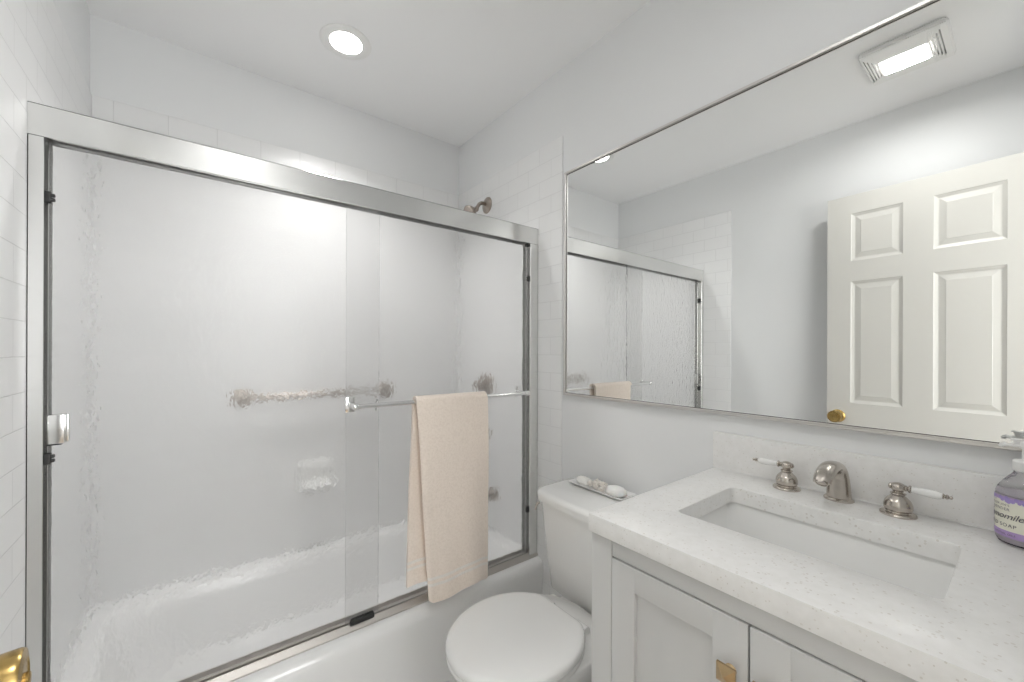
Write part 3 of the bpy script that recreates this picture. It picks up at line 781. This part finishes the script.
# ================================================================== TOILET
TYc = .926
to = thing('toilet', 'white two-piece toilet with closed lid between bathtub and vanity', 'toilet', (.85, TYc, 0))
def egg(xf, xb, hw, z, n=48, sq=0.0, yc=TYc):
    # front (small x) elliptical, back flatter
    out = []
    xm = xf + (xb-xf)*.56
    for k in range(n):
        a = 2*pi*k/n; ca, sa = cos(a), sin(a)
        if ca > 0: x = xm + (xb-xm)*abs(ca)**(1-sq); 
        else: x = xm + (xm-xf)*ca
        yy = hw*(abs(sa)**(1-sq*.35 if ca > 0 else 1))*(1 if sa > 0 else -1)
        out.append(Vector((x, yc + yy, z)))
    return out
bm = B()
ring_skin(bm, [egg(.72, 1.10, .105, 0, sq=.5), egg(.72, 1.10, .105, .02, sq=.5), egg(.735, 1.09, .092, .06, sq=.5), egg(.74, 1.08, .090, .14, sq=.4), egg(.70, 1.07, .110, .21, sq=.3), egg(.617, 1.05, .150, .28, sq=.2), egg(.577, 1.04, .172, .34, sq=.2), egg(.560, 1.03, .182, .375, sq=.2), egg(.560, 1.03, .182, .394, sq=.2), egg(.566, 1.024, .176, .400, sq=.2), egg(.66, .96, .12, .400), egg(.68, .94, .10, .36), egg(.74, .90, .06, .25)])
add_box(bm, .90, 1.215, TYc-.125, TYc+.125, .28, .3735, .015, 4)
add_box(bm, .905, 1.015, TYc-.125, TYc+.125, .33, .398, .012, 4)
obj('bowl', bm, porcelain, to, 50)
def lidring(i, z, xb=.926):
    out = []
    for k in range(72):
        a = 2*pi*k/72; c, s_ = cos(a), sin(a)
        out.append(Vector((min(xb-i, .750 + ((.215-i) if c < 0 else (.200-i))*c), TYc + (.189-i)*s_, z)))
    return out
bm = B(); ring_skin(bm, [lidring(.006, .4025), lidring(.001, .405), lidring(.000, .411), lidring(.004, .4165), lidring(.012, .418)]); obj('seat', bm, seat_plastic, to, 50)
bm = B(); ring_skin(bm, [lidring(.004, .4195), lidring(.0, .4215), lidring(-.001, .430), lidring(.002, .4365), lidring(.008, .4400), lidring(.02, .4412), lidring(.08, .4416)]); obj('lid', bm, seat_plastic, to, 50)
for sg in (-1, 1):
    bm = B(); add_tube(bm, [(.940, TYc+sg*.050, .409), (.940, TYc+sg*.100, .409)], .0125, 16); add_box(bm,   .928, .956, TYc+sg*.078-.020, TYc+sg*.078+.020, .3925, .405, .003)
    obj('hinge', bm, seat_plastic, to)
# tank: bowed front
def tankring(xf, xb, hw, r, bow, z, k=8, side=12):
    out = []
    # corners: back-right, back-left, then front with bow
    pts = rrect(xf, xb, TYc-hw, TYc+hw, r, z, k)
    res = []
    n = len(pts)
    for i in range(n):
        p, q = pts[i], pts[(i+1) % n]; res.append(p)
        if (q-p).length > .04:
            for s_ in range(1, side): res.append(p.lerp(q, s_/side))
    for p in res:
        f = max(0, min(1, (xb - p.x)/(xb-xf)))
        p.x -= bow*f*(1-((p.y-TYc)/hw)**2)
    return res
bm = B()
ring_skin(bm, [tankring(1.062, 1.215, .186, .035, .014, .3735), tankring(1.052, 1.222, .196, .035, .015, .382), tankring(1.040, 1.226, .207, .038, .017, .50), tankring(1.030, 1.228, .216, .038, .019, .62), tankring(1.024, 1.228, .221, .038, .020, .703)])
obj('tank', bm, porcelain, to, 50)
bm = B()
ring_skin(bm, [tankring(1.020, 1.230, .226, .040, .020, .7035), tankring(1.012, 1.234, .235, .047, .022, .708), tankring(1.010, 1.235, .236, .048, .023, .728), tankring(1.012, 1.234, .235, .047, .023, .736), tankring(1.018, 1.230, .228, .042, .022, .7415), tankring(1.030, 1.220, .216, .036, .020, .7430)])
obj('tank_lid', bm, porcelain, to, 50)
bm = B(); add_lathe(bm, (1.040, TYc+.196, .687), (-.8,.6,0), [(.009,0),(.009,.010),(.007,.014)], 20)
add_tube(bm, [(1.022, TYc+.207, .692), (1.014, TYc+.212, .688), (1.010, TYc+.215, .676), (1.009, TYc+.216, .664)], [.004,.0048,.0048,.0036], 12)
obj('flush_lever', bm, nickel, to)

# ------------------------------------------------------------------ tray and what lies on it
tz = .7435
ty = thing('tray', 'narrow white rectangular tray on the toilet tank lid', 'tray', (1.183, .985, tz))
bm = B()
def tt(i, z): return rrect(1.139+i, 1.228-i, .850+i*1.6, 1.108-i*1.6, .008, z, 5)
ring_skin(bm, [tt(.014, tz), tt(.010, tz+.001), tt(0, tz+.012), tt(.0015, tz+.013), tt(.003, tz+.012), tt(.013, tz+.004)])
obj('dish', bm, porcelain, ty)
# scallop shell standing at the left of the tray
def scallop(name, c, r, label, nrm, flat=.35):
    bm = B(); rings = []
    NR, NA2 = 8, 48
    u, v = frame_axes(Vector(nrm)); w = Vector(nrm).normalized()
    for i in range(NR+1):
        rr = r*(i/NR); ring = []
        for k in range(NA2):
            a = 2*pi*k/NA2; rad = rr*(1+.05*cos(16*a)*(i/NR))
            hh = r*flat*(1-(i/NR)**2) + r*.03*cos(16*a)*(i/NR)
            ring.append(Vector(c) + u*(rad*cos(a)) + v*(rad*sin(a)*.85) + w*hh)
        rings.append(ring if i else [p for p in ring])
    rings = [[Vector(c) + w*r*flat + (u*cos(2*pi*k/NA2)+v*sin(2*pi*k/NA2))*1e-4 for k in range(NA2)]] + rings[1:]
    rings += [[p - w*.003 for p in rings[-1]], [Vector(c) + w*(r*flat*.6) + (u*cos(2*pi*k/NA2)+v*sin(2*pi*k/NA2))*1e-4 for k in range(NA2)]]
    ring_skin(bm, rings)
    o = obj(name, bm, shell_m, ang=60); return tag(o, label, 'seashell')
scallop('seashell', (1.190, 1.066, tz+.0155), .030, 'white ribbed seashell at the left end of the tray on the toilet tank', (-.15, -.25, 1), .38)
# lumpy coral pieces
crl = [((1.176, 1.020, tz+.0145), .0105, 'small cream coral piece nearest the seashell on the tray'),
       ((1.200, 1.008, tz+.0165), .0125, 'cream coral piece at the wall side of the tray middle'),
       ((1.170, .988, tz+.0140), .0100, 'small cream coral piece at the front edge of the tray middle'),
       ((1.196, .974, tz+.0155), .0115, 'knobbly cream coral piece on the wall side beside the domed soap'),
       ((1.168, .960, tz+.0135), .0090, 'smallest cream coral piece beside the soap at the tray front')]
for i, (c, r, lab) in enumerate(crl):
    bm = B(); t = bmesh.new(); bmesh.ops.create_icosphere(t, subdivisions=4, radius=1)
    for v in t.verts:
        n = v.co.normalized(); d = noise.noise(n*2.3 + Vector((i*5, 1, 2))); d2 = noise.noise(n*5 + Vector((i*3, 7, 2)))
        v.co = n*r*(1 + .75*d + .35*d2); v.co.z *= .8
    merge(bm, t, 0, Matrix.Translation(c))
    zmin = min(v.co.z for v in bm.verts); 
    for v in bm.verts: v.co.z += tz+.0052 - zmin
    tag(obj('coral_piece', bm, coral_m, ang=180), lab, 'coral', 'coral pieces on the tray')
bm = B(); rings = []
scx, scy = 1.185, .908
for h, s_ in ((0,.80),(.003,.95),(.009,1.0),(.014,.97),(.0145,.955),(.018,.93),(.023,.80),(.027,.55),(.0285,.25),(.029,.01)):
    rings.append([Vector((scx + .030*s_*cos(2*pi*k/64)*(1+.02*cos(2*pi*k/64*14)*(h>.014)), scy + .040*s_*sin(2*pi*k/64)*(1+.02*cos(2*pi*k/64*14)*(h>.014)), tz+.0055+h)) for k in range(64)])
ring_skin(bm, rings)
tag(obj('soap_bar', bm, soap_m, ang=70), 'smooth white domed soap at the right end of the tray', 'soap')
